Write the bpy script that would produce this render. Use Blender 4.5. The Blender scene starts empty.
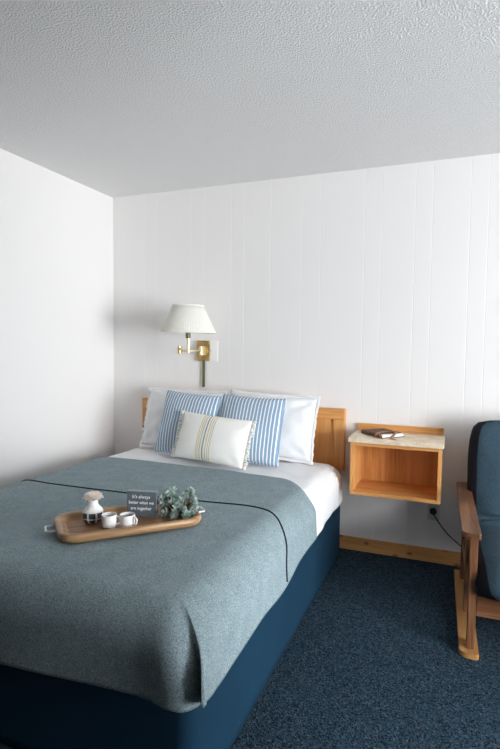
import bpy, bmesh, math, random
from mathutils import Vector, Matrix, noise
from mathutils.bvhtree import BVHTree
R = math.radians
PI = math.pi
random.seed(7)
sc = bpy.context.scene
C = sc.collection

# ---------------------------------------------------------------- camera
CAM = (2.45667, -3.29978, 1.32375)
YAW, PITCH, ROLL = -0.378779, -0.0564934, 0.0111222
f = Vector((math.sin(YAW)*math.cos(PITCH), math.cos(YAW)*math.cos(PITCH), math.sin(PITCH)))
r = Vector((math.cos(YAW), -math.sin(YAW), 0)); u = r.cross(f)
rr = r*math.cos(ROLL) + u*math.sin(ROLL); uu = -r*math.sin(ROLL) + u*math.cos(ROLL)
cd = bpy.data.cameras.new('camera'); cam = bpy.data.objects.new('camera', cd); C.objects.link(cam)
M = Matrix((rr, uu, -f)).transposed().to_4x4(); M.translation = CAM
cam.matrix_world = M
cd.sensor_fit = 'VERTICAL'; cd.sensor_height = 36; cd.sensor_width = 24
cd.lens = 510.665/749*36; cd.clip_start = .05
sc.camera = cam

# ---------------------------------------------------------------- light
W = bpy.data.worlds.new('overcast_daylight'); sc.world = W; W.use_nodes = True
bg = W.node_tree.nodes['Background']; bg.inputs[0].default_value = (0.925, 0.965, 1.0, 1); bg.inputs[1].default_value = 27.0
RX, FY, H = 6.3, -5.6, 2.44                      # right wall, front wall, ceiling
WY0, WY1, WZ0, WZ1 = -4.6, -2.0, 0.3, 2.15       # window opening in the right wall
ld = bpy.data.lights.new('window_daylight', 'AREA'); ld.shape = 'RECTANGLE'
ld.size = WZ1-WZ0; ld.size_y = WY1-WY0; ld.cycles.is_portal = True
lo = bpy.data.objects.new('window_daylight', ld); C.objects.link(lo)
lo.location = (RX+.06, (WY0+WY1)/2, (WZ0+WZ1)/2); lo.rotation_euler = (0, R(90), 0)
vs = sc.view_settings
vs.view_transform = 'Standard'; vs.look = 'None'; vs.exposure = 0.14; vs.gamma = 1.0; vs.use_curve_mapping = False
sc.cycles.use_denoising = True
sc.cycles.max_bounces = 12; sc.cycles.diffuse_bounces = 8

# ---------------------------------------------------------------- materials
def srgb(*c):
    return tuple(((v/255)/12.92 if v/255 <= .04045 else ((v/255+.055)/1.055)**2.4) for v in c) + (1,)

class NT:
    def __init__(s, name, col=(200, 200, 200), rough=.6, spec=.5, metal=0):
        s.m = bpy.data.materials.new(name); s.m.use_nodes = True; s.t = s.m.node_tree; s.n = s.t.nodes
        s.p = s.n['Principled BSDF']; s.p.inputs['Base Color'].default_value = srgb(*col)
        s.p.inputs['Roughness'].default_value = rough; s.p.inputs['Metallic'].default_value = metal
        s.p.inputs['Specular IOR Level'].default_value = spec
        s.tc = None
    def link(s, a, b): s.t.links.new(a, b)
    def coord(s, scale=(1, 1, 1), rot=(0, 0, 0), kind='Object'):
        if not s.tc: s.tc = s.n.new('ShaderNodeTexCoord')
        mp = s.n.new('ShaderNodeMapping'); mp.inputs['Scale'].default_value = scale; mp.inputs['Rotation'].default_value = rot
        s.link(s.tc.outputs[kind], mp.inputs[0]); return mp.outputs[0]
    def noise(s, vec, scale, detail=3, rough=.5, dist=0):
        n = s.n.new('ShaderNodeTexNoise'); n.inputs['Scale'].default_value = scale; n.inputs['Detail'].default_value = detail
        n.inputs['Roughness'].default_value = rough; n.inputs['Distortion'].default_value = dist
        s.link(vec, n.inputs['Vector']); return n.outputs['Fac']
    def voronoi(s, vec, scale, feat='F1', out='Distance'):
        n = s.n.new('ShaderNodeTexVoronoi'); n.feature = feat; n.inputs['Scale'].default_value = scale
        s.link(vec, n.inputs['Vector']); return n.outputs[out]
    def wave(s, vec, scale, dist=0, axis='X'):
        n = s.n.new('ShaderNodeTexWave'); n.bands_direction = axis; n.inputs['Scale'].default_value = scale
        n.inputs['Distortion'].default_value = dist; s.link(vec, n.inputs['Vector']); return n.outputs['Fac']
    def ramp(s, fac, stops, interp='LINEAR'):
        n = s.n.new('ShaderNodeValToRGB'); cr = n.color_ramp; cr.interpolation = interp
        while len(cr.elements) < len(stops): cr.elements.new(.5)
        for e, (p, c) in zip(cr.elements, stops): e.position = p; e.color = srgb(*c) if len(c) == 3 else c
        s.link(fac, n.inputs[0]); return n.outputs[0]
    def math(s, op, a, b=None):
        n = s.n.new('ShaderNodeMath'); n.operation = op
        for i, v in enumerate((a, b)):
            if v is None: continue
            if isinstance(v, (int, float)): n.inputs[i].default_value = v
            else: s.link(v, n.inputs[i])
        return n.outputs[0]
    def mix(s, fac, a, b, typ='MIX'):
        n = s.n.new('ShaderNodeMix'); n.data_type = 'RGBA'; n.blend_type = typ
        for i, v in ((0, fac), (6, a), (7, b)):
            if isinstance(v, (int, float)): n.inputs[i].default_value = v
            elif isinstance(v, tuple): n.inputs[i].default_value = v
            else: s.link(v, n.inputs[i])
        return n.outputs[2]
    def sep(s, vec):
        n = s.n.new('ShaderNodeSeparateXYZ'); s.link(vec, n.inputs[0]); return n.outputs
    def color(s, c): s.link(c, s.p.inputs['Base Color']); return s
    def bump(s, hgt, strength=.3, dist=.01):
        n = s.n.new('ShaderNodeBump'); n.inputs['Strength'].default_value = strength; n.inputs['Distance'].default_value = dist
        s.link(hgt, n.inputs['Height']); s.link(n.outputs[0], s.p.inputs['Normal']); return s

def wood(name, c0, c1, c2, axis, rough=.45, knots=False, fine=1.0):
    k = NT(name, c1, rough)
    sc_ = [26, 26, 26]; sc_[axis] = 1.6
    v = k.coord(tuple(sc_)); a = k.noise(v, fine, 5, .6, .6)
    sc2 = [140, 140, 140]; sc2[axis] = 4
    b = k.noise(k.coord(tuple(sc2)), fine, 3, .6)
    g = k.math('ADD', k.math('MULTIPLY', a, .7), k.math('MULTIPLY', b, .3))
    col = k.ramp(g, [(.3, c0), (.5, c1), (.68, c2)])
    if knots:
        xs = k.sep(k.coord((6.5 if axis == 0 else 6.5, 6.5, 11))); cb = k.n.new('ShaderNodeCombineXYZ'); k.link(xs[axis], cb.inputs[0]); k.link(xs[2], cb.inputs[1])
        vn = k.n.new('ShaderNodeTexVoronoi'); vn.voronoi_dimensions = '2D'; vn.inputs['Scale'].default_value = 1.0; k.link(cb.outputs[0], vn.inputs['Vector']); d = vn.outputs['Distance']
        kn = k.ramp(d, [(0, (255,)*3), (.07, (200,)*3), (.16, (0,)*3)])
        col = k.mix(kn, col, srgb(84, 50, 24))
    k.color(col); k.bump(b, .12, .002)
    return k.m

def fabric(name, c0, c1, scale=900, rough=.95, bump=.25, soft=30, sheen=0):
    k = NT(name, c1, rough, .2)
    v = k.coord()
    a = k.noise(v, scale, 2, .7); b = k.noise(v, soft, 4, .6)
    g = k.math('ADD', k.math('MULTIPLY', a, .86), k.math('MULTIPLY', b, .14))
    k.color(k.ramp(g, [(.34, c0), (.66, c1)])); k.bump(a, bump, .003)
    k.p.inputs['Sheen Weight'].default_value = sheen
    return k.m

MT = {}
k = NT('white_painted_wall', (235, 232, 230), .55, .3); v = k.coord()
k.bump(k.noise(v, 220, 3), .05, .002); MT['wall'] = k.m
k = NT('white_painted_panel', (235, 232, 230), .5, .25); v = k.coord((1, 1, .25)); k.bump(k.noise(v, 160, 3), .05, .002); MT['panel'] = k.m
k = NT('groove_paint', (238, 235, 233), .6, .2); MT['groove'] = k.m
k = NT('popcorn_ceiling', (240, 239, 238), .9, .1); v = k.coord()
a = k.noise(v, 125, 2, .6); b = k.ramp(a, [(.40, (0, 0, 0)), (.72, (255,)*3)])
k.bump(b, .5, .010); MT['ceiling'] = k.m
k = NT('carpet', (40, 55, 70), 1, .05); v = k.coord()
vc = k.voronoi(v, 190, 'F1', 'Color'); vr_ = k.sep(vc)
c = k.ramp(vr_[0], [(0, (27, 38, 50)), (.25, (48, 66, 81)), (.5, (59, 80, 94)), (.72, (46, 72, 83)), (.86, (76, 79, 88)), (.95, (84, 104, 115))], 'CONSTANT')
a = k.noise(v, 95, 2, .7); b = k.noise(v, 9, 4, .6)
c = k.mix(k.ramp(a, [(.38, (140,)*3), (.62, (0, 0, 0))]), c, srgb(26, 36, 48))
c = k.mix(k.ramp(b, [(.35, (60,)*3), (.65, (0, 0, 0))]), c, srgb(18, 26, 38))
k.color(c)
k.bump(k.voronoi(v, 190), .8, .006); MT['carpet'] = k.m
OAK = ((182, 122, 62), (216, 155, 90), (232, 176, 112))
MT['oak_x'] = wood('honey_oak_x', *OAK, 0); MT['oak_z'] = wood('honey_oak_z', *OAK, 2); MT['oak_y'] = wood('honey_oak_y', *OAK, 1)
MT['pine_x'] = wood('knotty_pine_x', (170, 116, 66), (196, 142, 86), (208, 158, 102), 0, .5, True)
MT['pine_y'] = wood('knotty_pine_y', (170, 116, 66), (196, 142, 86), (208, 158, 102), 1, .5, True)
CH = ((62, 38, 22), (106, 68, 42), (158, 114, 80))
for ax, nm in enumerate('xyz'): MT['chair_'+nm] = wood('stained_pine_'+nm, *CH, ax, .38)
MT['dark_panel'] = wood('dark_panelling', (52, 38, 28), (70, 52, 38), (88, 66, 48), 2, .6)
MT['runner'] = wood('pale_pine_runner', (150, 104, 58), (178, 128, 76), (196, 146, 92), 1, .5)
MT['tray'] = wood('acacia_tray', (110, 78, 50), (162, 124, 86), (200, 166, 126), 0, .4, False, 1.2)
MT['tray_in'] = wood('acacia_tray_floor', (84, 56, 36), (140, 100, 66), (182, 142, 104), 0, .55, False, .8)
k = NT('stone_laminate', (216, 200, 178), .4); v = k.coord()
k.color(k.ramp(k.noise(v, 14, 5, .7), [(.35, (206, 186, 158)), (.65, (234, 218, 196))])); MT['laminate'] = k.m
MT['blanket'] = fabric('heather_blanket', (96, 112, 117), (162, 179, 184), 260, 1, .4, 14)
MT['stitch'] = NT('dark_stitch', (28, 36, 42), .9, .1).m
MT['sheet'] = fabric('white_cotton', (230, 230, 232), (240, 240, 241), 700, .9, .08, 12)
MT['pillow'] = fabric('white_pillow_cotton', (228, 228, 229), (238, 238, 238), 700, .9, .08, 12)
MT['skirt'] = fabric('navy_skirt', (10, 42, 62), (17, 55, 77), 300, .85, .15, 10)
MT['mattress'] = fabric('mattress_ticking', (222, 222, 220), (236, 236, 234), 300, .9, .1, 10)
MT['futon'] = fabric('navy_slub_linen', (40, 56, 67), (68, 90, 103), 260, .95, .35, 16)
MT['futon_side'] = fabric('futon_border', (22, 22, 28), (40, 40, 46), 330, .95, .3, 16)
# blue ticking
k = NT('blue_ticking', (120, 160, 196), .92, .15); v = k.coord(); X = k.sep(v)[0]
wob = k.math('MULTIPLY', k.noise(v, 26, 2), .003)
fx = k.math('FRACT', k.math('DIVIDE', k.math('ADD', k.math('ADD', X, wob), 10.0), .0222))
blue, whi, pale = (118, 150, 178), (238, 239, 240), (156, 180, 200)
col = k.ramp(fx, [(0, whi), (.27, blue), (.44, pale), (.50, blue), (.66, pale), (.72, blue), (.94, whi)], 'CONSTANT')
th = k.noise(k.coord((900, 60, 900)), 1, 2)
col = k.mix(k.ramp(th, [(.45, (0, 0, 0)), (.7, (110,)*3)]), col, srgb(226, 232, 238))
k.color(col); k.bump(k.noise(v, 700, 2), .2, .002); MT['ticking'] = k.m
# lumbar
k = NT('cream_woven', (240, 236, 228), .95, .15); v = k.coord(); X = k.sep(v)[0]
cre, yel, blu = (246, 244, 239), (226, 204, 150), (150, 168, 178)
st = [(-.072, yel, .007), (-.058, blu, .004), (-.047, yel, .010), (-.028, blu, .011), (-.008, yel, .010), (.010, blu, .004), (.020, yel, .007)]
stops = [(0, cre)]
for x0, c_, w_ in st: stops += [((x0+.15)/.3, c_), ((x0+w_+.15)/.3, cre)]
k.color(k.ramp(k.math('DIVIDE', k.math('ADD', X, .15), .3), stops, 'CONSTANT')); k.bump(k.noise(v, 420, 2, .7), .35, .003); MT['lumbar'] = k.m
MT['fringe'] = fabric('cream_fringe', (240, 235, 222), (249, 246, 238), 500, .95, .2)
k = NT('lamp_shade_fabric', (250, 249, 243), .85, .2); MT['shade'] = k.m
k = NT('aged_brass', (190, 158, 96), .28, .5, 1.0); v = k.coord()
k.color(k.ramp(k.noise(v, 30, 4, .6), [(.35, (140, 128, 92)), (.5, (196, 158, 104)), (.66, (216, 186, 130))])); MT['brass'] = k.m
MT['bright_brass'] = NT('bright_brass', (240, 228, 190), .42, .5, 1.0).m
MT['patina'] = NT('green_patina_brass', (104, 110, 86), .45, .5, .5).m
MT['white_plastic'] = NT('white_plastic', (246, 245, 242), .35).m
MT['ivory_plastic'] = NT('ivory_plastic', (206, 204, 196), .4).m
MT['black_rubber'] = NT('black_rubber', (16, 16, 18), .5).m
MT['leather'] = fabric('brown_leather', (82, 56, 46), (120, 88, 74), 160, .6, .2, 20)
MT['leather_tan'] = fabric('tan_leather', (150, 108, 82), (182, 140, 112), 160, .6, .2, 20)
MT['paper'] = NT('paper', (240, 238, 232), .9, .1).m
MT['glaze'] = NT('white_glaze', (242, 241, 240), .25).m
MT['charcoal_glaze'] = NT('charcoal_glaze', (62, 76, 80), .35).m
MT['coffee'] = NT('coffee', (150, 132, 108), .3).m
k = NT('grey_sign_paint', (92, 102, 108), .7, .3); v = k.coord(); k.color(k.ramp(k.noise(v, 90, 4), [(.3, (84, 94, 100)), (.7, (104, 114, 120))])); MT['sign'] = k.m
MT['sign_side'] = NT('pale_grey_sign_edge', (158, 172, 180), .7, .3).m
MT['white_ink'] = NT('white_lettering', (240, 242, 242), .8, .1).m
k = NT('silver_green_leaf', (150, 178, 170), .7, .3); v = k.coord()
k.color(k.ramp(k.noise(v, 55, 3), [(.36, (136, 160, 150)), (.55, (194, 208, 202)), (.72, (224, 232, 228))])); MT['leaf'] = k.m
MT['twig'] = NT('brown_twig', (96, 78, 60), .8).m
MT['petal'] = fabric('blush_petal', (255, 246, 240), (255, 252, 249), 90, .8, .1, 30)
def translucent(m_, col, fac):
    t_ = m_.node_tree; p_ = t_.nodes['Principled BSDF']; o_ = next(n_ for n_ in t_.nodes if n_.type == 'OUTPUT_MATERIAL')
    tr_ = t_.nodes.new('ShaderNodeBsdfTranslucent'); tr_.inputs[0].default_value = srgb(*col); mx = t_.nodes.new('ShaderNodeMixShader'); mx.inputs[0].default_value = fac
    t_.links.new(p_.outputs[0], mx.inputs[1]); t_.links.new(tr_.outputs[0], mx.inputs[2]); t_.links.new(mx.outputs[0], o_.inputs[0])
translucent(MT['petal'], (255, 248, 242), .55); translucent(MT['leaf'], (200, 220, 210), .25); translucent(MT['shade'], (250, 248, 240), .35)
MT['stem_green'] = NT('flower_stem', (84, 104, 72), .7).m
MT['chrome'] = NT('brushed_nickel', (206, 208, 208), .3, .5, 1).m
MT['white_trim'] = NT('white_window_trim', (236, 236, 234), .5).m
k = NT('window_glass', (255, 255, 255), .0); MT['glass'] = k.m
k.p.inputs['Alpha'].default_value = .08

# ---------------------------------------------------------------- helpers
def tag(o, label=None, cat=None, group=None, kind=None):
    if label: o['label'] = label
    if cat: o['category'] = cat
    if group: o['group'] = group
    if kind: o['kind'] = kind
    return o
def thing(name, loc, label, cat, group=None, rot=(0, 0, 0)):
    o = bpy.data.objects.new(name, None); C.objects.link(o); o.location = loc; o.rotation_euler = rot
    o.empty_display_size = .05
    return tag(o, label, cat, group)
def finish(bm, name, mat, parent=None, loc=None, smooth=False, world=True):
    """bm -> one mesh object. world=True: bm holds world coordinates; they are moved into the parent's frame."""
    off = Vector(loc) if loc is not None else None
    if parent is not None and world:
        q = parent; t = Vector((0, 0, 0))
        while q: t += q.location; q = q.parent
        bmesh.ops.translate(bm, verts=bm.verts, vec=-t)
        off = None
        # the part's own origin at its centre
    elif off is not None and world:
        bmesh.ops.translate(bm, verts=bm.verts, vec=-off)
    bmesh.ops.recalc_face_normals(bm, faces=bm.faces)
    me = bpy.data.meshes.new(name); bm.to_mesh(me); bm.free()
    if smooth:
        for p in me.polygons: p.use_smooth = True
    mats = mat if isinstance(mat, (list, tuple)) else [mat]
    for m_ in mats: me.materials.append(m_)
    o = bpy.data.objects.new(name, me); C.objects.link(o)
    if parent is not None: o.parent = parent
    if off is not None: o.location = off
    return o
def box(x0, x1, y0, y1, z0, z1, bev=0.0, seg=2, bm=None):
    b = bmesh.new() 
    bmesh.ops.create_cube(b, size=1)
    for v_ in b.verts:
        v_.co = Vector(((x0+x1)/2 + v_.co.x*(x1-x0), (y0+y1)/2 + v_.co.y*(y1-y0), (z0+z1)/2 + v_.co.z*(z1-z0)))
    if bev: bmesh.ops.bevel(b, geom=list(b.edges), offset=bev, segments=seg, profile=.5, affect='EDGES', clamp_overlap=True)
    if bm is None: return b
    me = bpy.data.meshes.new('tmp'); b.to_mesh(me); b.free(); bm.from_mesh(me); bpy.data.meshes.remove(me); return bm
def lathe(profile, n=32, bm=None, center=(0, 0, 0), pleat=None):
    bm = bm or bmesh.new(); rings = []
    for (rad, z) in profile:
        ring = []
        for i in range(n):
            a_ = 2*PI*i/n; rr_ = rad + (pleat(a_, z) if pleat else 0)
            ring.append(bm.verts.new((center[0]+rr_*math.cos(a_), center[1]+rr_*math.sin(a_), center[2]+z)))
        rings.append(ring)
    for a_, b_ in zip(rings, rings[1:]):
        for i in range(n): bm.faces.new((a_[i], a_[(i+1) % n], b_[(i+1) % n], b_[i]))
    if profile[0][0] > 1e-4 and profile[0] != profile[-1]: pass
    return bm, rings
def cap(bm, ring): bm.faces.new(ring)
def tube(pts, rad, n=10, bm=None, closed_caps=True):
    bm = bm or bmesh.new(); pts = [Vector(p) for p in pts]; rings = []
    prev = None
    for i, p in enumerate(pts):
        d = (pts[min(i+1, len(pts)-1)] - pts[max(i-1, 0)]).normalized()
        a_ = Vector((0, 0, 1)) if abs(d.z) < .95 else Vector((1, 0, 0))
        if prev is not None: a_ = prev
        s_ = d.cross(a_).normalized(); t_ = s_.cross(d).normalized(); prev = t_
        rd = rad[i] if isinstance(rad, (list, tuple)) else rad
        rings.append([bm.verts.new(p + s_*rd*math.cos(2*PI*j/n) + t_*rd*math.sin(2*PI*j/n)) for j in range(n)])
    for a_, b_ in zip(rings, rings[1:]):
        for j in range(n): bm.faces.new((a_[j], a_[(j+1) % n], b_[(j+1) % n], b_[j]))
    if closed_caps: bm.faces.new(rings[0]); bm.faces.new(rings[-1])
    return bm
def prism(poly, z0, z1, bev=0, seg=2):
    """polygon in xy extruded along z"""
    bm = bmesh.new(); lo_ = [bm.verts.new((x, y, z0)) for x, y in poly]; hi = [bm.verts.new((x, y, z1)) for x, y in poly]
    n = len(poly); bm.faces.new(lo_[::-1]); bm.faces.new(hi)
    for i in range(n): bm.faces.new((lo_[i], lo_[(i+1) % n], hi[(i+1) % n], hi[i]))
    if bev:
        es = [e for e in bm.edges if abs(e.verts[0].co.z - e.verts[1].co.z) < 1e-6]
        bmesh.ops.bevel(bm, geom=es, offset=bev, segments=seg, profile=.5, affect='EDGES')
    return bm
def rrect(w, h, rad, n=8):
    out = []
    for cx, cy, a0 in ((w/2-rad, h/2-rad, 0), (-w/2+rad, h/2-rad, 90), (-w/2+rad, -h/2+rad, 180), (w/2-rad, -h/2+rad, 270)):
        for i in range(n+1):
            a_ = R(a0 + 90*i/n); out.append((cx+rad*math.cos(a_), cy+rad*math.sin(a_)))
    return out
def sstep(a, b, x):
    t = max(0, min(1, (x-a)/(b-a))); return t*t*(3-2*t)
def smoothmod(o, lv=1):
    m_ = o.modifiers.new('subsurf', 'SUBSURF'); m_.levels = lv; m_.render_levels = lv
def solid(o, th, off=-1):
    m_ = o.modifiers.new('solidify', 'SOLIDIFY'); m_.thickness = th; m_.offset = off
def nz(x, y, z=0, s=1): return noise.noise(Vector((x*s, y*s, z*s)))

# ---------------------------------------------------------------- setting
fl = finish(box(-.15, RX+.15, FY-.15, .15, -.1, 0), 'floor', MT['carpet']); tag(fl, 'dark blue flecked loop carpet', None, None, 'structure')
ce = finish(box(-.15, RX+.15, FY-.15, .15, H, H+.1), 'ceiling', MT['ceiling']); tag(ce, 'white popcorn textured ceiling', None, None, 'structure')
wl = finish(box(-.15, 0, FY-.15, .15, 0, H), 'wall_left', MT['wall']); tag(wl, 'smooth white painted side wall', None, None, 'structure')
wf = finish(box(0, RX, FY-.15, FY, 0, H), 'wall_front', MT['dark_panel']); tag(wf, None, None, None, 'structure')  # unseen wall, dark panelling made up to cut bounce light on the bed foot
PD = .0011                                         # groove depth
wb = finish(box(0, RX, PD, .15, 0, H), 'wall_back', MT['groove']); tag(wb, 'white wall of vertical grooved panelling', None, None, 'structure')
GR = [0.0, .282, .387, .677, .782, .994, 1.092, 1.285, 1.503, 1.628, 1.911, 2.016, 2.214, 2.313, 2.522, 2.62, 2.83, 2.93, 3.12, 3.235, 3.52, 3.625, 3.82, 3.92, 4.12, 4.21, 4.42, 4.52, 4.81, 4.92, 5.13, 5.23, 5.45, 5.55, 5.84, 5.94, 6.15, RX]
for a_, b_ in zip(GR, GR[1:]):
    bm = bmesh.new(); g = .0008; cz = .0028
    x0 = a_ + (g if a_ > 0 else 0); x1 = b_ - (g if b_ < RX else 0)
    # board with small chamfers along its two vertical edges
    sec = [(x0, PD), (x0, PD*.8), (x0+cz, 0), (x1-cz, 0), (x1, PD*.8), (x1, PD)]
    lo_ = [bm.verts.new((x, y, .0)) for x, y in sec]; hi = [bm.verts.new((x, y, H)) for x, y in sec]
    for i in range(5): bm.faces.new((lo_[i], lo_[i+1], hi[i+1], hi[i]))
    bm.faces.new(lo_[::-1]); bm.faces.new(hi)
    finish(bm, 'panel', MT['panel'], wb)
# right wall round the window opening
bm = bmesh.new()
box(RX, RX+.15, FY-.15, WY0, 0, H, bm=bm); box(RX, RX+.15, WY1, .15, 0, H, bm=bm)
box(RX, RX+.15, WY0, WY1, 0, WZ0, bm=bm); box(RX, RX+.15, WY0, WY1, WZ1, H, bm=bm)
wr = finish(bm, 'wall_right', MT['wall']); tag(wr, None, None, None, 'structure')
# unseen wall added to keep window light off the foot of the bed
wpn = finish(box(3.1, 3.22, FY, -2.48, 0, H), 'wall_light_blocker', MT['wall']); tag(wpn, None, None, None, 'structure')
# window frame, set in the opening
wn = bpy.data.objects.new('window_1', None); C.objects.link(wn); wn.location = (RX+.07, (WY0+WY1)/2, WZ0); tag(wn, None, None, None, 'structure')
for (ya, yb, za, zb) in ((WY0, WY0+.05, WZ0, WZ1), (WY1-.05, WY1, WZ0, WZ1), (WY0+.05, WY1-.05, WZ0, WZ0+.05), (WY0+.05, WY1-.05, WZ1-.05, WZ1), ((WY0+WY1)/2-.025, (WY0+WY1)/2+.025, WZ0+.05, WZ1-.05)):
    finish(box(RX+.07, RX+.12, ya, yb, za, zb, .004), 'window_frame', MT['white_trim'], wn)
# baseboards
bb = finish(box(.02, RX, -.018, -.0005, 0, .085, .003), 'baseboard_back', MT['pine_x']); tag(bb, 'knotty pine baseboard', None, None, 'structure')
bl = finish(box(.0005, .018, FY, -.0185, 0, .085, .003), 'baseboard_left', MT['pine_y']); tag(bl, None, None, None, 'structure')

# ---------------------------------------------------------------- headboard on the wall
hb = thing('headboard', (1.056, -.0, .523), 'honey oak framed headboard fixed to the wall behind the pillows', 'headboard')
HX0, HX1, HZ0, HZ1 = .292, 1.82, .523, .922
finish(box(HX0, HX1, -.05, -.002, HZ1-.068, HZ1, .003), 'top_rail', MT['oak_x'], hb)
for xa, xb in ((HX0, HX0+.075), (HX1-.075, HX1)):
    finish(box(xa, xb, -.047, -.002, HZ0, HZ1-.0685, .003), 'stile', MT['oak_z'], hb)
finish(box(HX0+.0755, HX1-.0755, -.034, -.002, HZ0, HZ1-.0685), 'panel', MT['oak_z'], hb)

# ---------------------------------------------------------------- bed
bed = thing('bed', (1.056, -1.1, 0), 'queen bed on a box base wrapped in a plain navy skirt', 'bed')
poly = [(x+1.056, y-1.085) for x, y in rrect(1.525, 2.03, .05, 8)]
bm = bmesh.new(); n = 0; dense = []
for i, (x, y) in enumerate(poly):                      # subdivide the straight runs so the cloth can wave a little
    x2, y2 = poly[(i+1) % len(poly)]; d = math.hypot(x2-x, y2-y); m_ = max(1, int(d/.06))
    for j in range(m_): dense.append((x+(x2-x)*j/m_, y+(y2-y)*j/m_))
rings = []
for t in [i/10 for i in range(11)]:
    ring = []
    for x, y in dense:
        dx, dy = (1 if x > 1.056 else -1), 0
        wv = .004*nz(x*3+y*4, y*4, t*1.5)*(1-t) - .012*t*(1-t)
        c_ = Vector((x-1.056, y+1.085)); c_.normalize()
        ring.append(bm.verts.new((x + c_.x*wv, y + c_.y*wv, .006+.364*t)))
    rings.append(ring)
for a_, b_ in zip(rings, rings[1:]):
    for i in range(len(dense)): bm.faces.new((a_[i], a_[(i+1) % len(dense)], b_[(i+1) % len(dense)], b_[i]))
bm.faces.new(rings[-1]); bm.faces.new(rings[0][::-1])
finish(bm, 'bed_skirt', MT['skirt'], bed, smooth=False)
for p in bpy.data.objects['bed_skirt'].data.polygons: p.use_smooth = len(p.vertices) == 4
bm = prism([(x+1.056, y-1.105) for x, y in rrect(1.47, 2.0, .12, 10)], .372, .566, .09, 6)
finish(bm, 'mattress', MT['mattress'], bed, smooth=True)

# cloth draped in a U over the mattress: hem -> vertical fall -> rounded edge -> rings running in to the middle of the open end
def upath(xl, xr, yo, ye, rc, ds=.025, nc=24):
    s = 1 if ye > yo else -1; pts = []
    L = abs(ye-yo)-rc; n = int(L/ds)
    for i in range(n): pts.append((xl, yo+s*L*i/n, 1, 0, 'L', i/n))
    for i in range(nc):
        a_ = PI/2*i/nc; pts.append((xl+rc-rc*math.cos(a_), ye-s*rc+s*rc*math.sin(a_), math.cos(a_), -s*math.sin(a_), 'LC', i/nc))
    m = int((xr-xl-2*rc)/ds)
    for i in range(m): pts.append((xl+rc+(xr-xl-2*rc)*i/m, ye, 0, -s, 'E', i/m))
    for i in range(nc):
        a_ = PI/2*i/nc; pts.append((xr-rc+rc*math.sin(a_), ye-s*rc+s*rc*math.cos(a_), -math.sin(a_), -s*math.cos(a_), 'RC', i/nc))
    for i in range(n+1): pts.append((xr, ye-s*rc-s*L*i/n, -1, 0, 'R', i/n))
    return pts
def catmull(ps, t):
    n = len(ps)-1; i = min(int(t*n), n-1); q = t*n-i
    p0, p1, p2, p3 = ps[max(i-1, 0)], ps[i], ps[i+1], ps[min(i+2, n)]
    return [.5*((2*b)+(-a_+c_)*q+(2*a_-5*b+4*c_-d)*q*q+(-a_+3*b-3*c_+d)*q**3) for a_, b, c_, d in zip(p0, p1, p2, p3)]
def drape(xl, xr, yo, ye, zt, rc, re, hem, out, post, nv=12, na=8, nr=46):
    P = upath(xl, xr, yo, ye, rc); bm = bmesh.new(); rows = []
    xc = (xl+xr)/2
    for i in range(nv+1):
        t = i/nv; row = []
        for p in P:
            x, y, nx, ny = p[:4]; zh = hem(p); z = zh+(zt-re-zh)*t
            ox, oy = out(p, (z-zh)/(zt-zh), z); row.append((x+ox, y+oy, z))
        rows.append(row)
    for i in range(1, na+1):
        a_ = PI/2*i/na; row = []
        for p in P:
            x, y = p[0]+p[2]*re*(1-math.cos(a_)), p[1]+p[3]*re*(1-math.cos(a_)); z = zt-re+re*math.sin(a_); zh = hem(p)
            ox, oy = out(p, (z-zh)/(zt-zh), z); row.append((x+ox, y+oy, z))
        rows.append(row)
    for i in range(1, nr):
        s = 1-i/nr
        rows.append([(xc+s*(p[0]+p[2]*re-xc), yo+s*(p[1]+p[3]*re-yo), zt) for p in P])
    V = [[bm.verts.new(post(Vector(q))) for q in row] for row in rows]
    for a_, b_ in zip(V, V[1:]):
        for j in range(len(P)-1): bm.faces.new((a_[j], a_[j+1], b_[j+1], b_[j]))
    c_ = bm.verts.new(post(Vector((xc, yo, zt))))
    for j in range(len(P)-1): bm.faces.new((V[-1][j], V[-1][j+1], c_))
    return bm
# bed sheet: turned down over the head half
def s_hem(p): return .362 + .006*nz(p[0]*3, p[1]*5, 3)
def s_out(p, t, z):
    w_ = (1-t); a_ = -(.012*w_ + .010*w_*nz(p[0]*4+p[1]*6, p[1]*6, z*4)); return p[2]*a_, p[3]*a_
def s_post(v_):
    top = sstep(.5, .58, v_.z)
    v_.z += top*(.004*nz(v_.x*3, v_.y*5, 1) + .010*abs(nz(v_.x*5+v_.y*2, v_.y*7, 8)) + .005*nz(v_.x*12, v_.y*20, 5))
    # mattress crown: slightly lower towards the sides
    v_.z -= top*.012*abs((v_.x-1.056)/.76)**4
    return v_
o = finish(drape(.292, 1.828, -1.15, -.062, .588, .11, .10, s_hem, s_out, s_post), 'bed_sheet', MT['sheet'], None, (1.056, -.5, .37), True)
tag(o, 'white cotton sheet over the head end of the bed, under the pillows', 'sheet')
solid(o, .004)
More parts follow.
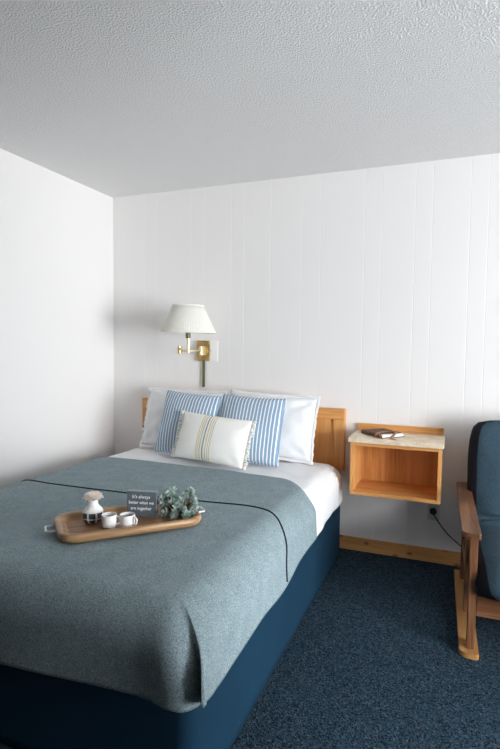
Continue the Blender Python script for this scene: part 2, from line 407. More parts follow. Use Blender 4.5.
# blanket
PLEAT = [(1.735, -2.178), (1.79, -2.190), (1.835, -2.183), (1.860, -2.152), (1.866, -2.128), (1.880, -2.150), (1.893, -2.190), (1.887, -2.13), (1.877, -2.06)]
BXL, BXR, BYO, BYE = .278, 1.842, -.632, -2.155
def b_hem(p):
    if p[4] == 'E': return .30+.075*p[5]**1.0
    if p[4] == 'RC': return .375+.034*math.exp(-((p[5]-.76)/.14)**2)
    if p[4] == 'R': return .372 + .012*math.sin(p[5]*9) - .004*p[5]
    return .36 if p[4] == 'L' else .36-.06*p[5]
def b_out(p, t, z):
    w_ = 1-t
    if p[4] == 'RC':
        q = catmull(PLEAT, p[5]); w2 = min(1, w_*1.35)**.9
        return (q[0]-p[0])*w2, (q[1]-p[1])*w2
    fl_ = .030
    if p[4] == 'R': fl_ = .033 - .024*p[5]
    if p[4] == 'E': fl_ = .022
    wv = .007*nz(p[0]*3.5, p[1]*3.5, 2)
    e_ = 1.0
    a_ = -(fl_*w_ + wv*w_*e_); return p[2]*a_, p[3]*a_
def shear(x): return -.045*sstep(1.1, 1.6, x) - .185*sstep(1.60, 1.85, x)
def b_post(v_):
    top = sstep(.5, .58, v_.z)
    v_.y += shear(v_.x)*(1-sstep(-.62, -1.9, v_.y)) if v_.y > -1.9 else 0
    v_.z += top*(.005*nz(v_.x*2.2, v_.y*2.6, 4) + .002*nz(v_.x*7, v_.y*9, 7))
    v_.z += .006*top*math.exp(-((v_.y+1.98-.12*(v_.x-.6))/.05)**2)*sstep(1.5, .6, v_.x)
    v_.z -= top*.010*abs((v_.x-1.056)/.78)**4
    return v_
# sstep with falling edges
def sstep(a, b, x):
    t = (x-a)/(b-a); t = max(0, min(1, t)); return t*t*(3-2*t)
bm = drape(BXL, BXR, BYO, BYE, .606, .13, .12, b_hem, b_out, b_post)
bmesh.ops.recalc_face_normals(bm, faces=bm.faces)
tree = BVHTree.FromBMesh(bm)
bk = finish(bm, 'blanket', MT['blanket'], None, (1.056, -1.4, .37), True)
tag(bk, 'heather grey-blue wool blanket spread over the lower bed', 'blanket')
solid(bk, .007)
ctrl = [(.20, -1.30, .45), (.262, -1.26, .53), (.29, -1.25, .60), (.42, -1.262, .61), (.564, -1.272, .61), (.8, -1.268, .61), (1.008, -1.262, .61), (1.2, -1.252, .61), (1.393, -1.237, .61), (1.53, -1.215, .61), (1.62, -1.203, .605), (1.70, -1.215, .60),
        (1.77, -1.255, .59), (1.815, -1.30, .565), (1.845, -1.34, .52), (1.86, -1.365, .47), (1.87, -1.375, .42), (1.875, -1.378, .378)]
pts = []
for i in range(161):
    q = catmull(ctrl, i/160); loc, nrm, _, _ = tree.find_nearest(Vector(q))
    if nrm.dot(Vector((loc.x-1.0, 0, loc.z-.3))) < 0: nrm = -nrm
    pts.append(loc+nrm*.0012)
finish(tube(pts, .0040, 8), 'stitched_edge', MT['stitch'], bk, smooth=True)
bpy.data.objects['stitched_edge']['label'] = 'dark whipstitched line across the blanket'

# ---------------------------------------------------------------- pillows
def pillow_bm(w, h, th, n=34, pinch=.05, seed=0, wr=.006, ex=.42):
    bm = bmesh.new(); F = []; B = []
    def ptn(i, j, sgn):
        a_, b_ = -1+2*i/n, -1+2*j/n
        a_ = math.copysign(1-(1-abs(a_))**1.25, a_); b_ = math.copysign(1-(1-abs(b_))**1.25, b_)
        x = a_*w/2*(1-pinch*(1-b_*b_)*a_*a_); y = b_*h/2*(1-pinch*(1-a_*a_)*b_*b_)
        e_ = max(0, (1-a_*a_)*(1-b_*b_)); z = th/2*e_**ex
        edge = min(1, e_*6)
        z += edge*wr*(nz(x*7+seed, y*7, seed) + .6*nz(x*16, y*16+seed, seed*2))
        # radiating creases in from the corners
        z -= wr*1.2*math.exp(-((abs(a_)-abs(b_))/.12)**2)*sstep(.45, .95, max(abs(a_), abs(b_)))*edge
        y -= .012*(1-abs(b_))*0
        return (x, y, sgn*z)
    for sgn in (1, -1):
        G = [[bm.verts.new(ptn(i, j, sgn)) for j in range(n+1)] for i in range(n+1)]
        for i in range(n):
            for j in range(n): bm.faces.new((G[i][j], G[i+1][j], G[i+1][j+1], G[i][j+1]))
    bmesh.ops.remove_doubles(bm, verts=bm.verts, dist=1e-5)
    return bm
def place(o, loc, lean, yaw=0, roll=0):
    o.rotation_mode = 'XYZ'
    Mx = Matrix.Rotation(R(yaw), 4, 'Z') @ Matrix.Rotation(R(90-lean), 4, 'X') @ Matrix.Rotation(R(roll), 4, 'Z')
    Mx.translation = loc; o.matrix_world = Mx
    o.location = loc; o.rotation_euler = Mx.to_euler('XYZ')
def flange(w, h, pinch, parent, seed):
    bm = bmesh.new(); ring0, ring1, ring2 = [], [], []; n = 40
    per = []
    for side in range(4):
        for i in range(n):
            t = -1+2*i/n
            a_, b_ = ((t, -1), (1, t), (-t, 1), (-1, -t))[side]; per.append((a_, b_))
    for a_, b_ in per:
        x = a_*w/2*(1-pinch*(1-b_*b_)*a_*a_); y = b_*h/2*(1-pinch*(1-a_*a_)*b_*b_)
        d = Vector((a_**5, b_**5)); d = d/max(abs(d.x), abs(d.y))
        ext = .019+.006*nz(a_*9, b_*9+seed, 1)
        wv = .010*nz(a_*7+seed, b_*7, seed)
        ring0.append(bm.verts.new((x-d.x*.004, y-d.y*.004, 0)))
        ring1.append(bm.verts.new((x+d.x*ext*.55, y+d.y*ext*.55, wv)))
        ring2.append(bm.verts.new((x+d.x*(ext+wv), y+d.y*(ext+wv*.7), wv*1.8)))
    for A, B in ((ring0, ring1), (ring1, ring2)):
        for i in range(len(per)): bm.faces.new((A[i], A[(i+1) % len(per)], B[(i+1) % len(per)], B[i]))
    o = finish(bm, 'flange', MT['pillow'], parent, smooth=True, world=False); solid(o, .003, 0); return o
wp = []
for i, (loc, lean, yaw, roll, lab) in enumerate((
        ((.716, -.190, .806), 17, 0, -.5, 'plump white bed pillow at the left, behind the left striped cushion'),
        ((1.362, -.190, .806), 17, 0, -1.5, 'plump white bed pillow at the right, beside the bare end of the headboard'))):
    o = finish(pillow_bm(.585, .395, .18, 34, .03, 3+i*5, .015), 'bed_pillow', MT['pillow'], None, None, True, False); place(o, loc, lean, yaw, roll)
    tag(o, lab, 'pillow', 'white bed pillows'); flange(.585, .395, .03, o, 2+i*3)
def piping(w, h, pinch, rad, mat, parent):
    pts_ = []; n = 24
    for side in range(4):
        for i in range(n):
            t = -1+2*i/n; a_, b_ = ((t, -1), (1, t), (-t, 1), (-1, -t))[side]
            pts_.append((a_*w/2*(1-pinch*(1-b_*b_)*a_*a_), b_*h/2*(1-pinch*(1-a_*a_)*b_*b_), 0))
    pts_.append(pts_[0]); return finish(tube(pts_, rad, 6), 'edge_seam', mat, parent, smooth=True, world=False)
for i, (loc, lean, yaw, roll, lab) in enumerate((
        ((.862, -.378, .808), 17, -3, -3, 'blue and white striped square cushion in front of the left bed pillow'),
        ((1.292, -.374, .805), 17, 2, -2, 'blue and white striped square cushion nearer the nightstand'))):
    o = finish(pillow_bm(.425, .415, .13, 34, .045, 11+i*4, .006), 'striped_cushion', MT['ticking'], None, None, True, False); place(o, loc, lean, yaw, roll)
    tag(o, lab, 'cushion', 'striped cushions'); piping(.425, .415, .045, .003, MT['ticking'], o)
o = finish(pillow_bm(.485, .29, .125, 34, .03, 21, .006), 'lumbar_cushion', MT['lumbar'], None, None, True, False); place(o, (1.112, -.528, .755), 20, -5, -3)
tag(o, 'cream lumbar cushion with yellow and blue centre stripes and fringed ends', 'cushion')
for sgn in (-1, 1):
    bm = bmesh.new()
    for i in range(80):
        y = -.145+.29*i/79 + random.uniform(-.002, .002); x = sgn*.2405*(1-.03*(1-(y/.145)**2)); L = random.uniform(.022, .034)
        pts_ = [(x-sgn*.004, y, 0), (x+sgn*L*.5, y+random.uniform(-.004, .004), random.uniform(-.004, .006)), (x+sgn*L, y+random.uniform(-.006, .004), random.uniform(-.006, .008))]
        tube(pts_, [.0026, .0028, .0016], 5, bm)
    finish(bm, 'fringe', MT['fringe'], o, smooth=True, world=False)

# ---------------------------------------------------------------- wall lamp
lp = thing('wall_lamp', (.786, 0, 1.02), 'brass swing-arm wall lamp with pleated white shade above the pillows', 'lamp')
PX0, PX1, PZ0, PZ1 = .738, .836, 1.211, 1.356
finish(box(PX0, PX1, -.024, -.0075, PZ0, PZ1, .003), 'wall_plate', MT['brass'], lp)
KX, KY, KZ = .792, -.062, 1.283
finish(box(KX-.018, KX+.018, -.052, -.0245, KZ-.034, KZ+.034, .004), 'pivot_block', MT['bright_brass'], lp)
def cyl(name, x, y, z0, z1, rad, mat, parent, n=20):
    bm, rg = lathe([(rad*.8, z0), (rad, z0+.002), (rad, z1-.002), (rad*.8, z1)], n, None, (x, y, 0)); cap(bm, rg[0][::-1]); cap(bm, rg[-1])
    return finish(bm, name, mat, parent, smooth=False)
cyl('pivot_pin', KX, KY-.002, KZ-.03, KZ+.03, .011, MT['bright_brass'], lp)
EX, EY, EZ = .692, -.19, 1.283
SX, SY = .818, -.30
finish(tube([(KX, KY-.011, KZ), (EX, EY, KZ)], .0065, 12), 'swing_arm', MT['bright_brass'], lp, smooth=True)
cyl('elbow_joint', EX, EY, EZ-.024, EZ+.034, .0115, MT['brass'], lp)
finish(tube([(EX, EY, KZ+.012), (SX, SY, KZ+.002)], .0065, 12), 'swing_arm', MT['bright_brass'], lp, smooth=True)
cyl('stem', SX, SY, KZ-.012, KZ+.085, .0125, MT['bright_brass'], lp)
cyl('socket', SX, SY, KZ+.0855, KZ+.135, .0165, MT['patina'], lp)
bm, rg = lathe([(.012, 1.419), (.016, 1.43), (.029, 1.47), (.03, 1.49), (.022, 1.515), (.008, 1.525)], 20, None, (SX, SY, 0)); cap(bm, rg[0][::-1]); cap(bm, rg[-1])
finish(bm, 'bulb', MT['white_plastic'], lp, smooth=True)
ZB, ZT, RB, RT = 1.408, 1.580, .181, .102
def pl(a_, z): return .0022*math.cos(a_*72)
NP = 288
prof = [(RB+(RT-RB)*i/6, ZB+(ZT-ZB)*i/6) for i in range(7)]
bm, rg = lathe(prof, NP, None, (SX, SY, 0), pl)
sh = finish(bm, 'lamp_shade', MT['shade'], lp, smooth=True); solid(sh, .002)
for nm, rad, z, hh in (('shade_trim', RB+.0022, ZB, .007), ('shade_trim', RT+.0022, ZT, .006)):
    bm, rg = lathe([(rad-.003, z-hh), (rad+.0014, z-hh), (rad+.0014, z+hh), (rad-.003, z+hh), (rad-.003, z-hh)], 72, None, (SX, SY, 0))
    finish(bm, nm, MT['shade'], sh, smooth=False)
bm = bmesh.new()
for i in range(3):
    a_ = 2*PI*i/3+.4; tube([(SX, SY, ZT-.004), (SX+RT*math.cos(a_), SY+RT*math.sin(a_), ZT-.004)], .0018, 6, bm)
finish(bm, 'shade_spider', MT['brass'], sh)
for i in (0, 1):
    a_ = i*PI+.6
    pts_ = [(SX+math.cos(a_)*q, SY+math.sin(a_)*q, z) for q, z in ((.014, 1.412), (.045, 1.44), (.052, 1.49), (.03, 1.55), (.0, 1.583))]
    finish(tube(pts_, .0016, 6), 'harp', MT['brass'], lp, smooth=True)
bm, rg = lathe([(.003, ZT-.004), (.006, ZT+.002), (.007, ZT+.008), (.002, ZT+.014)], 12, None, (SX, SY, 0)); cap(bm, rg[-1])
finish(bm, 'finial', MT['brass'], lp, smooth=True)
finish(box(.776, .797, -.015, -.001, 1.022, 1.2105, .003), 'cord_cover', MT['patina'], lp)
finish(box(.774, .779, -.016, -.0005, 1.022, 1.2105, .001), 'cover_edge', MT['bright_brass'], lp)
for zz in (1.235, 1.25):
    bm = tube([(.789, -.0285, zz), (.789, -.0235, zz)], .0045, 10); finish(bm, 'screw', MT['black_rubber'], lp)
wpl = thing('wall_plate', (.835, 0, 1.21), 'blank white cover plate behind the brass lamp plate', 'wall plate')
finish(box(.770, .898, -.007, -.0003, 1.206, 1.354, .003), 'cover', MT['white_plastic'], wpl)
finish(tube([(.8415, -.0072, 1.283), (.8415, -.0092, 1.283)], .003, 10), 'screw', MT['patina'], wpl)

# ---------------------------------------------------------------- nightstand
ns = thing('nightstand', (2.16, 0, .455), 'wall-mounted oak box nightstand with open front and laminate top', 'nightstand')
NX0, NX1, NYF, NZ0, NZ1 = 1.908, 2.414, -.305, .452, .764
finish(box(NX0, NX0+.02, NYF, -.002, NZ0, NZ1, .0015), 'side_panel', MT['oak_z'], ns)
finish(box(NX1-.02, NX1, NYF, -.002, NZ0, NZ1, .0015), 'side_panel', MT['oak_z'], ns)
finish(box(NX0+.0202, NX1-.0202, NYF, -.002, NZ0, NZ0+.02, .0015), 'bottom_panel', MT['oak_x'], ns)
finish(box(NX0+.0202, NX1-.0202, NYF, -.002, NZ1-.02, NZ1, .0015), 'top_panel', MT['oak_x'], ns)
finish(box(NX0+.0202, NX1-.0202, -.012, -.002, NZ0+.0202, NZ1-.0202), 'back_panel', MT['oak_z'], ns)
finish(box(NX0-.012, NX1+.010, -.322, -.002, .7642, .794, .005, 3), 'laminate_top', MT['laminate'], ns)
finish(box(NX0-.008, NX1+.002, -.022, -.002, .7942, .836, .002), 'backsplash', MT['oak_x'], ns)
# journal on the nightstand
jr = thing('leather_journal', (2.075, -.165, .7945), 'brown leather wrapped journal with white pages on the nightstand', 'book', rot=(0, 0, R(-45)))
def loc_(bm, name, mat, p, smooth=False): return finish(bm, name, mat, p, smooth=smooth, world=False)
loc_(box(-.085, .085, -.070, .070, .0005, .0035, .001), 'cover', MT['leather'], jr)
loc_(box(-.080, .082, -.066, .066, .0037, .0185, .001), 'pages', MT['paper'], jr)
loc_(box(-.085, .062, -.070, .070, .0187, .0225, .0015), 'cover', MT['leather'], jr)
bm = bmesh.new()
sp = [(-.0705-.006*math.sin(PI*i/8), .0005+.022*i/8) for i in range(9)]
vv = [[bm.verts.new((x, y, z)) for y, z in sp] for x in (-.085, .072)]
for i in range(8): bm.faces.new((vv[0][i], vv[0][i+1], vv[1][i+1], vv[1][i]))
o = loc_(bm, 'spine', MT['leather'], jr, True); solid(o, .002)
jr.scale = (1.15, 1.15, 1.0)
# leather tie looping over the cover and off its edge
bm = bmesh.new()
pth = [(.045, -.0785, .006), (.046, -.079, .018), (.045, -.066, .0245), (.03, -.03, .0252), (.02, .005, .0252), (.03, .03, .0252), (.055, .035, .0250), (.078, .02, .0235), (.090, .0, .017), (.098, -.02, .006), (.115, -.035, .0024), (.14, -.03, .0022)]
ps = [Vector(catmull(pth, i/60)) for i in range(61)]
prev = None; L1 = []; L2 = []
for i, q in enumerate(ps):
    d = ps[min(i+1, 60)]-ps[max(i-1, 0)]; s_ = Vector((-d.y, d.x, 0))
    if s_.length < 1e-4: s_ = Vector((1, 0, 0))
    s_.normalize(); L1.append(bm.verts.new(q+s_*.008)); L2.append(bm.verts.new(q-s_*.008))
for i in range(60): bm.faces.new((L1[i], L1[i+1], L2[i+1], L2[i]))
o = loc_(bm, 'leather_tie', MT['leather_tan'], jr, True); solid(o, .0015, 1)

# ---------------------------------------------------------------- outlet, plug and cord
ol = thing('wall_outlet', (2.374, 0, .32), 'small ivory wall outlet low under the nightstand', 'outlet')
finish(box(2.339, 2.409, -.006, -.0003, .262, .376, .003), 'face_plate', MT['ivory_plastic'], ol)
finish(box(2.357, 2.391, -.009, -.0062, .272, .305, .002), 'socket', MT['ivory_plastic'], ol)
pc = thing('power_cord', (2.374, -.01, .33), 'black plug and cord running from the outlet behind the chair', 'cord')
bm, rg = lathe([(.019, 0), (.021, .006), (.020, .022), (.012, .030), (.007, .034)], 20); cap(bm, rg[0][::-1]); cap(bm, rg[-1])
bmesh.ops.rotate(bm, verts=bm.verts, cent=(0, 0, 0), matrix=Matrix.Rotation(R(90), 3, 'X')); bmesh.ops.translate(bm, verts=bm.verts, vec=(2.370, -.0065, .322))
finish(bm, 'plug', MT['black_rubber'], pc, smooth=False)
ct = [(2.370, -.040, .322), (2.376, -.058, .312), (2.395, -.064, .285), (2.425, -.066, .245), (2.46, -.066, .205), (2.50, -.06, .17), (2.56, -.055, .12), (2.66, -.06, .05), (2.76, -.08, .0065), (2.9, -.08, .0065), (3.1, -.07, .0065)]
finish(tube([catmull(ct, i/80) for i in range(81)], .0038, 8), 'cord', MT['black_rubber'], pc, smooth=True)

# ---------------------------------------------------------------- tray and what stands on it
TZ = .6105; TA = R(46.5)
tr = thing('serving_tray', (1.275, -1.618, TZ), 'rounded acacia wood serving tray with nickel handles on the blanket', 'tray', rot=(0, 0, TA))
TL, TW = .55, .29
bm = bmesh.new(); prof = [(0, .0, .0), (.0, .0, .0)]
def ringat(ins, z, rad):
    return [bm.verts.new((x, y, z)) for x, y in rrect(TL-2*ins, TW-2*ins, max(.012, rad-ins), 10)]
RG = [ringat(i_, z_, .075) for i_, z_ in ((.014, 0), (.005, .004), (0, .014), (.0, .026), (.003, .031), (.008, .033), (.024, .031), (.030, .026), (.038, .0145), (.044, .0125))]
for A, B in zip(RG, RG[1:]):
    for i in range(len(A)): bm.faces.new((A[i], A[(i+1) % len(A)], B[(i+1) % len(A)], B[i]))
bm.faces.new(RG[0][::-1])
o = loc_(bm, 'rim', MT['tray'], tr, True)
bm = prism(rrect(TL-.086, TW-.086, .034, 8), .004, .0125)
loc_(bm, 'tray_floor', MT['tray_in'], tr)
for s in (-1, 1):
    xe = s*TL/2
    pts_ = [(xe-s*.004, -.032, .018), (xe+s*.030, -.032, .020), (xe+s*.034, -.028, .020), (xe+s*.034, .028, .020), (xe+s*.030, .032, .020), (xe-s*.004, .032, .018)]
    loc_(tube(pts_, .0045, 8), 'handle', MT['chrome'], tr, False)
FZ = TZ+.0128
def camyaw(x, y): return math.atan2(CAM[1]-y, CAM[0]-x)
# vase
vs_ = thing('bud_vase', (1.156, -1.688, FZ), 'small white bud vase with charcoal grid pattern on the tray', 'vase')
VP = [(.0, .0), (.026, .0), (.030, .003), (.0385, .014), (.0415, .028), (.041, .040), (.036, .052), (.027, .062), (.0205, .070), (.0185, .080), (.0195, .090), (.0175, .090), (.0165, .080), (.0175, .071), (.0, .068)]
bm, rg = lathe(VP[1:-1], 40); cap(bm, rg[0][::-1]); cap(bm, rg[-1])
loc_(bm, 'body', MT['glaze'], vs_, True)
def vr(z):
    for (r0, z0), (r1, z1) in zip(VP[1:], VP[2:]):
        if z0 <= z <= z1: return r0+(r1-r0)*(z-z0)/(z1-z0)
    return .03
for z0, z1 in ((.0045, .0185), (.0225, .0435)):
    for kk in range(8):
        bm = bmesh.new(); a0 = 2*PI*kk/8+.2+.09; a1 = 2*PI*(kk+1)/8+.2-.09; G = []
        for i in range(6):
            z = z0+(z1-z0)*i/5
            G.append([bm.verts.new(((vr(z)+.0006)*math.cos(a0+(a1-a0)*j/5), (vr(z)+.0006)*math.sin(a0+(a1-a0)*j/5), z)) for j in range(6)])
        for i in range(5):
            for j in range(5): bm.faces.new((G[i][j], G[i][j+1], G[i+1][j+1], G[i+1][j]))
        loc_(bm, 'glazed_patch', MT['charcoal_glaze'], vs_, True)
# flower: ruffled carnation
fw = thing('carnation', (1.156, -1.688, FZ+.0665), 'pale blush ruffled carnation bloom standing in the bud vase', 'flower')
loc_(tube([(0, 0, .0), (.002, -.001, .012), (-.001, 0, .03)], [.003, .003, .005], 8), 'stem', MT['stem_green'], fw, True)
bm, rg = lathe([(.003, .004), (.008, .014), (.011, .026), (.009, .03)], 12, None, (-.001, 0, .002)); loc_(bm, 'calyx', MT['stem_green'], fw, True)
rnd = random.Random(3)
for layer, (npet, r0, z0, tilt, ln) in enumerate(((6, .006, .024, 74, .035), (6, .005, .025, 50, .036), (5, .004, .026, 28, .034), (3, .002, .027, 10, .032))):
    for i in range(npet):
        a_ = 2*PI*i/npet+layer*.37+rnd.uniform(-.1, .1); bm = bmesh.new(); G = []; nu, nvv = 8, 4
        ph = rnd.uniform(0, 6)
        for jv in range(nvv+1):
            tv = jv/nvv; row = []
            for iu in range(nu+1):
                tu = -1+2*iu/nu; wd = .020*(.35+.65*tv)*(1.1)
                l_ = ln*tv*(1-.12*tu*tu); rf = .0028*tv*math.sin(tu*6+ph)
                tl = R(tilt)*(.35+.65*tv)
                rad = r0+l_*math.sin(tl)+rf*math.cos(tl); z = z0+l_*math.cos(tl)*.85-rf*math.sin(tl)
                aa = a_; x = rad*math.cos(aa)-tu*wd*math.sin(aa); y = rad*math.sin(aa)+tu*wd*math.cos(aa)
                row.append(bm.verts.new((x, y, z)))
            G.append(row)
        for jv in range(nvv):
            for iu in range(nu): bm.faces.new((G[jv][iu], G[jv][iu+1], G[jv+1][iu+1], G[jv+1][iu]))
        loc_(bm, 'petal', MT['petal'], fw, True)
# mugs
def mug(loc, lab, hang):
    t = thing('espresso_mug', loc, lab, 'mug', 'white mugs on the tray')
    bm, rg = lathe([(.0215, 0), (.025, .002), (.0275, .008), (.0285, .03), (.029, .050), (.0282, .0515), (.0268, .050), (.0262, .03), (.0255, .012), (.02, .008)], 36)
    cap(bm, rg[0][::-1]); cap(bm, rg[-1]); loc_(bm, 'body', MT['glaze'], t, True)
    bm, rg = lathe([(.0261, .0390), (.012, .0395), (.001, .0395)], 32); cap(bm, rg[-1]); loc_(bm, 'coffee', MT['coffee'], t, True)
    ca, sa = math.cos(hang), math.sin(hang)
    hp = [(.027, .042), (.036, .045), (.0445, .040), (.046, .030), (.041, .020), (.0275, .013)]
    pts_ = [catmull([(a_*ca, a_*sa, z) for a_, z in hp], i/24) for i in range(25)]
    loc_(tube(pts_, .0038, 8), 'handle', MT['glaze'], t, True)
mug((1.253, -1.714, FZ), 'small white coffee mug beside the bud vase', R(12))
mug((1.316, -1.686, FZ), 'small white coffee mug in front of the grey sign, handle to the right', R(-8))
# sign
syaw = R(28)
sg = thing('wooden_sign', (1.296, -1.553, FZ), 'small grey block sign lettered in white on the tray', 'sign', rot=(0, 0, R(14)))
SW, SH, SD = .124, .104, .026
loc_(box(-SW/2, SW/2, -SD/2+.0022, SD/2, 0, SH, .001), 'block', MT['sign_side'], sg)
loc_(box(-SW/2, SW/2, -SD/2, -SD/2+.002, 0, SH, .0006), 'face', MT['sign'], sg)
for i, (tx, sx) in enumerate((("It's always", .0195), ('better when we', .0185), ('are together', .0185))):
    cu = bpy.data.curves.new('lettering', 'FONT'); cu.body = tx; cu.size = sx; cu.align_x = 'CENTER'; cu.extrude = .0003; cu.shear = .12; cu.offset = .0002; cu.resolution_u = 3
    ob = bpy.data.objects.new('tmp_text', cu); C.objects.link(ob)
    dg = bpy.context.evaluated_depsgraph_get(); me = bpy.data.meshes.new_from_object(ob.evaluated_get(dg)); bpy.data.objects.remove(ob)
    me.name = 'lettering'; me.materials.clear(); me.materials.append(MT['white_ink'])
    wmax = max(v_.co.x for v_ in me.vertices)-min(v_.co.x for v_ in me.vertices); tgt = (.075, .105, .088)[i]; q = tgt/wmax
    for v_ in me.vertices: v_.co.x *= q
    o = bpy.data.objects.new('lettering', me); C.objects.link(o); o.parent = sg
    o.location = (-.002, -SD/2-.0005, .077-.0235*i); o.rotation_euler = (R(90), 0, 0)
# greenery
gr = thing('succulent_sprigs', (1.428, -1.492, FZ), 'bunch of silvery green succulent sprigs beside the grey sign', 'plant')
GS = 1.0
rnd = random.Random(11)
def leaf(bm, base, d, up, L, w_):
    s_ = d.cross(up).normalized(); n_ = s_.cross(d).normalized()
    prof_ = ((0, .25), (.35, .9), (.7, 1.0), (1.0, .25)); rows = []
    for t, q in prof_:
        c_ = base+d*L*t+n_*(.25*L*t*t); rows.append((bm.verts.new(c_-s_*w_*q), bm.verts.new(c_-n_*w_*.35*q), bm.verts.new(c_+s_*w_*q)))
    for A, B in zip(rows, rows[1:]):
        for i in range(2): bm.faces.new((A[i], A[i+1], B[i+1], B[i]))
camdir = Vector((math.cos(camyaw(1.432, -1.478)), math.sin(camyaw(1.432, -1.478)), 0)); side = Vector((-camdir.y, camdir.x, 0))
for i in range(64):
    # heads fill a low double mound, about 15 cm wide and 11 cm tall
    while True:
        p_ = Vector((rnd.uniform(-.064, .064), rnd.uniform(-.05, .05), rnd.uniform(.012, .100)))
        top = .106-.035*math.exp(-((p_.x+.004)/.016)**2)-.25*max(0, abs(p_.x)-.05)
        if p_.z < top and (p_.x/.068)**2+(p_.y/.055)**2 < 1 and (p_.z > .05 or abs(p_.y) > .018 or abs(p_.x) > .04): break
    head = side*p_.x + camdir*p_.y + Vector((0, 0, p_.z))
    d = (head-Vector((0, 0, .02))); d = (d.normalized()+Vector((rnd.uniform(-.4, .4), rnd.uniform(-.4, .4), rnd.uniform(0, .5)))).normalized()
    bm = bmesh.new()
    a0 = Vector((1, 0, 0)) if abs(d.x) < .8 else Vector((0, 1, 0)); e1 = d.cross(a0).normalized(); e2 = d.cross(e1)
    for lay, (nl, op, L, off) in enumerate(((7, 1.0, .021, 0), (6, .62, .018, .004), (4, .28, .013, .007))):
        for j in range(nl):
            a_ = 2*PI*j/nl+lay*.5+i; out_ = e1*math.cos(a_)+e2*math.sin(a_)
            dd = (out_*math.sin(op*1.35)+d*math.cos(op*1.35)).normalized()
            leaf(bm, head+d*off, dd, d, L*rnd.uniform(.85, 1.15), .0060)
    spr = loc_(bm, 'sprig', MT['leaf'], gr, True)
    mid = head*.5; mid.z = head.z*.35
    loc_(tube([Vector((head.x*.25, head.y*.25, .004)), mid, head], .0014, 5), 'stem', MT['twig'], spr, True)

# ---------------------------------------------------------------- futon chair
fc = thing('futon_chair', (2.89, -.55, 0), 'wooden futon chair with navy mattress cushion, beside the nightstand', 'chair')
CX0, CX1 = 2.480, 3.42          # outer faces of the two arm assemblies
def arm_poly(x0, x1, y0, y1, rl, rr_, n=8):
    """board seen from above: front (y0) corners rounded"""
    p_ = [(x1, y1), (x0, y1)]
    for i in range(n+1): a_ = R(180+90*i/n); p_.append((x0+rl+rl*math.cos(a_), y0+rl*.6+rl*.6*math.sin(a_)))
    for i in range(n+1): a_ = R(270+90*i/n); p_.append((x1-rr_+rr_*math.cos(a_), y0+rr_+rr_*math.sin(a_)))
    return p_
for sx in (0, 1):
    xa, xb = (CX0, CX0+.074) if sx == 0 else (CX1-.074, CX1)
    rl, rrr = (.046, .010) if sx == 0 else (.010, .046)
    finish(prism(arm_poly(xa, xb, -1.0, -.12, rl, rrr), .524, .550, .004), 'armrest', MT['chair_y'], fc)
    finish(prism(arm_poly(xa+.004, xb+.008, -.985, -.11, rl, rrr), 0.001, .024, .003), 'floor_runner', MT['runner'], fc)
    lx = xa+.034
    for yy, dd in ((-.95, .055), (-.62, .045), (-.24, .055)):
        finish(box(lx, lx+.032, yy, yy+dd, .0242, .5238, .003), 'leg', MT['chair_z'], fc)
    finish(box(lx+.004, lx+.028, -.8948, -.6202, .20, .27, .003), 'side_rail', MT['chair_y'], fc)
    finish(box(lx+.004, lx+.028, -.5748, -.2402, .20, .27, .003), 'side_rail', MT['chair_y'], fc)
lx0, lx1 = CX0+.0664, CX1-.0404
finish(box(lx0, lx1, -.945, -.918, .172, .262, .004), 'front_rail', MT['chair_x'], fc)
finish(box(lx0, lx1, -.235, -.208, .172, .262, .004), 'back_rail', MT['chair_x'], fc)
for i in range(6):
    yy = -.89+i*.115; finish(box(lx0, lx1, yy, yy+.06, .2624, .279, .002), 'seat_slat', MT['chair_x'], fc)
for i in range(4):
    zz = .40+i*.11; yy = -.20+i*.022; finish(box(lx0+.05, lx1-.05, yy, yy+.016, zz, zz+.06, .002), 'back_slat', MT['chair_x'], fc)
for xx in (lx0+.012, lx1-.048):
    bm = tube([(xx+.018, -.185, .27), (xx+.018, -.105, .80)], .017, 4); finish(bm, 'back_post', MT['chair_z'], fc)
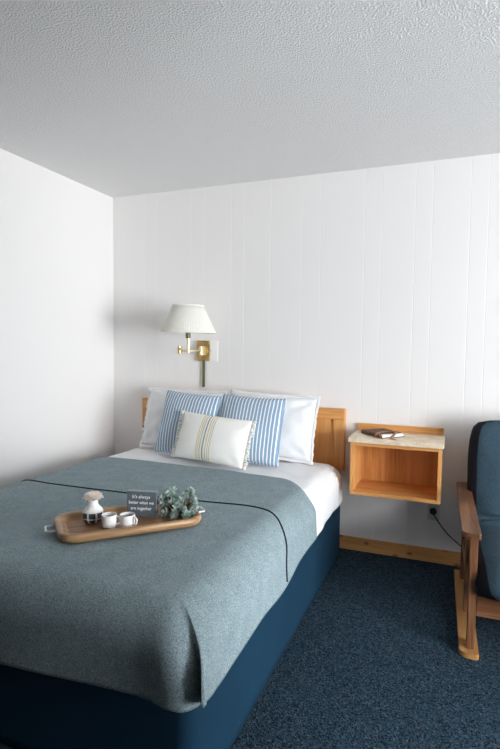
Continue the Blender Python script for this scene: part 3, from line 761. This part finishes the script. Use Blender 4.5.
# folded futon mattress: seat and back cushions, soft slabs following a line in the yz plane
def slab(line, th, x0, x1, nx=26, seed=0, wr=.01, crown=.012):
    bm = bmesh.new(); n = len(line); rows = []
    for i, (y, z) in enumerate(line):
        a_ = line[min(i+1, n-1)]; b_ = line[max(i-1, 0)]; d = Vector((a_[0]-b_[0], a_[1]-b_[1])).normalized(); nr_ = Vector((d.y, -d.x))
        t = i/(n-1); endf = min(1, min(t, 1-t)*n/5.0); endf = math.sqrt(max(0, 1-(1-endf)**2))
        ring = []; m = 40
        for j in range(m):
            # rounded-rectangle section in (x, normal)
            ang = 2*PI*j/m; ca, sa = math.cos(ang), math.sin(ang); e_ = .22
            px = math.copysign(abs(ca)**e_, ca); pn = math.copysign(abs(sa)**.55, sa)
            inset = .055*(1-endf)+.038*max(0, -pn)**1.3
            X_ = (x0+x1)/2+px*((x1-x0)/2-inset); thk = th/2*(.18+.82*endf)
            nn = pn*thk*(1+crown*8*(1-px*px))
            wv = wr*(nz(X_*5+seed, y*5, z*5+pn)+.5*nz(X_*11, y*13+seed, z*13))*abs(pn)
            # creases fanning out of the fold between seat and back, and the slumped front edge
            fold = math.exp(-((t-.60)/.12)**2)+.8*math.exp(-((t-.06)/.06)**2)
            wv -= .040*fold*max(0, 1-5*abs(nz(X_*3+seed, t*18, 5)))*abs(pn)
            o_ = nn+wv
            ring.append(bm.verts.new((X_, y+nr_.x*o_, z+nr_.y*o_)))
        rows.append(ring)
    for A, B in zip(rows, rows[1:]):
        for j in range(len(A)):
            f_ = bm.faces.new((A[j], A[(j+1) % len(A)], B[(j+1) % len(A)], B[j]))
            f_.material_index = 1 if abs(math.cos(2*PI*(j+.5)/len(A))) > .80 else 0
    bm.faces.new(rows[0][::-1]); bm.faces.new(rows[-1])
    return bm
FX0, FX1 = 2.530, 3.37
line = [(-.985, .262), (-.978, .290), (-.962, .318), (-.935, .338), (-.90, .348)] + [(-.90+.05*i, .348-.002*i) for i in range(1, 10)]
cy, cz, ra = -.435, .478, .140
lean = R(78)
line += [(cy+ra*math.sin(t*lean), cz-ra*math.cos(t*lean)) for t in (.12, .25, .38, .5, .63, .76, .88, 1.0)]
ey, ez = line[-1]
line += [(ey+.50*math.cos(lean)*i/10, ez+.50*math.sin(lean)*i/10) for i in range(1, 11)]
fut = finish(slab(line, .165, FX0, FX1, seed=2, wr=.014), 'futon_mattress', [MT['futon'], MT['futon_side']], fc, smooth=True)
tag(fut, 'navy slub cotton futon mattress folded into seat and back')
smoothmod(fut)
fc.rotation_euler.z = R(1.4); fc.location.x += .024
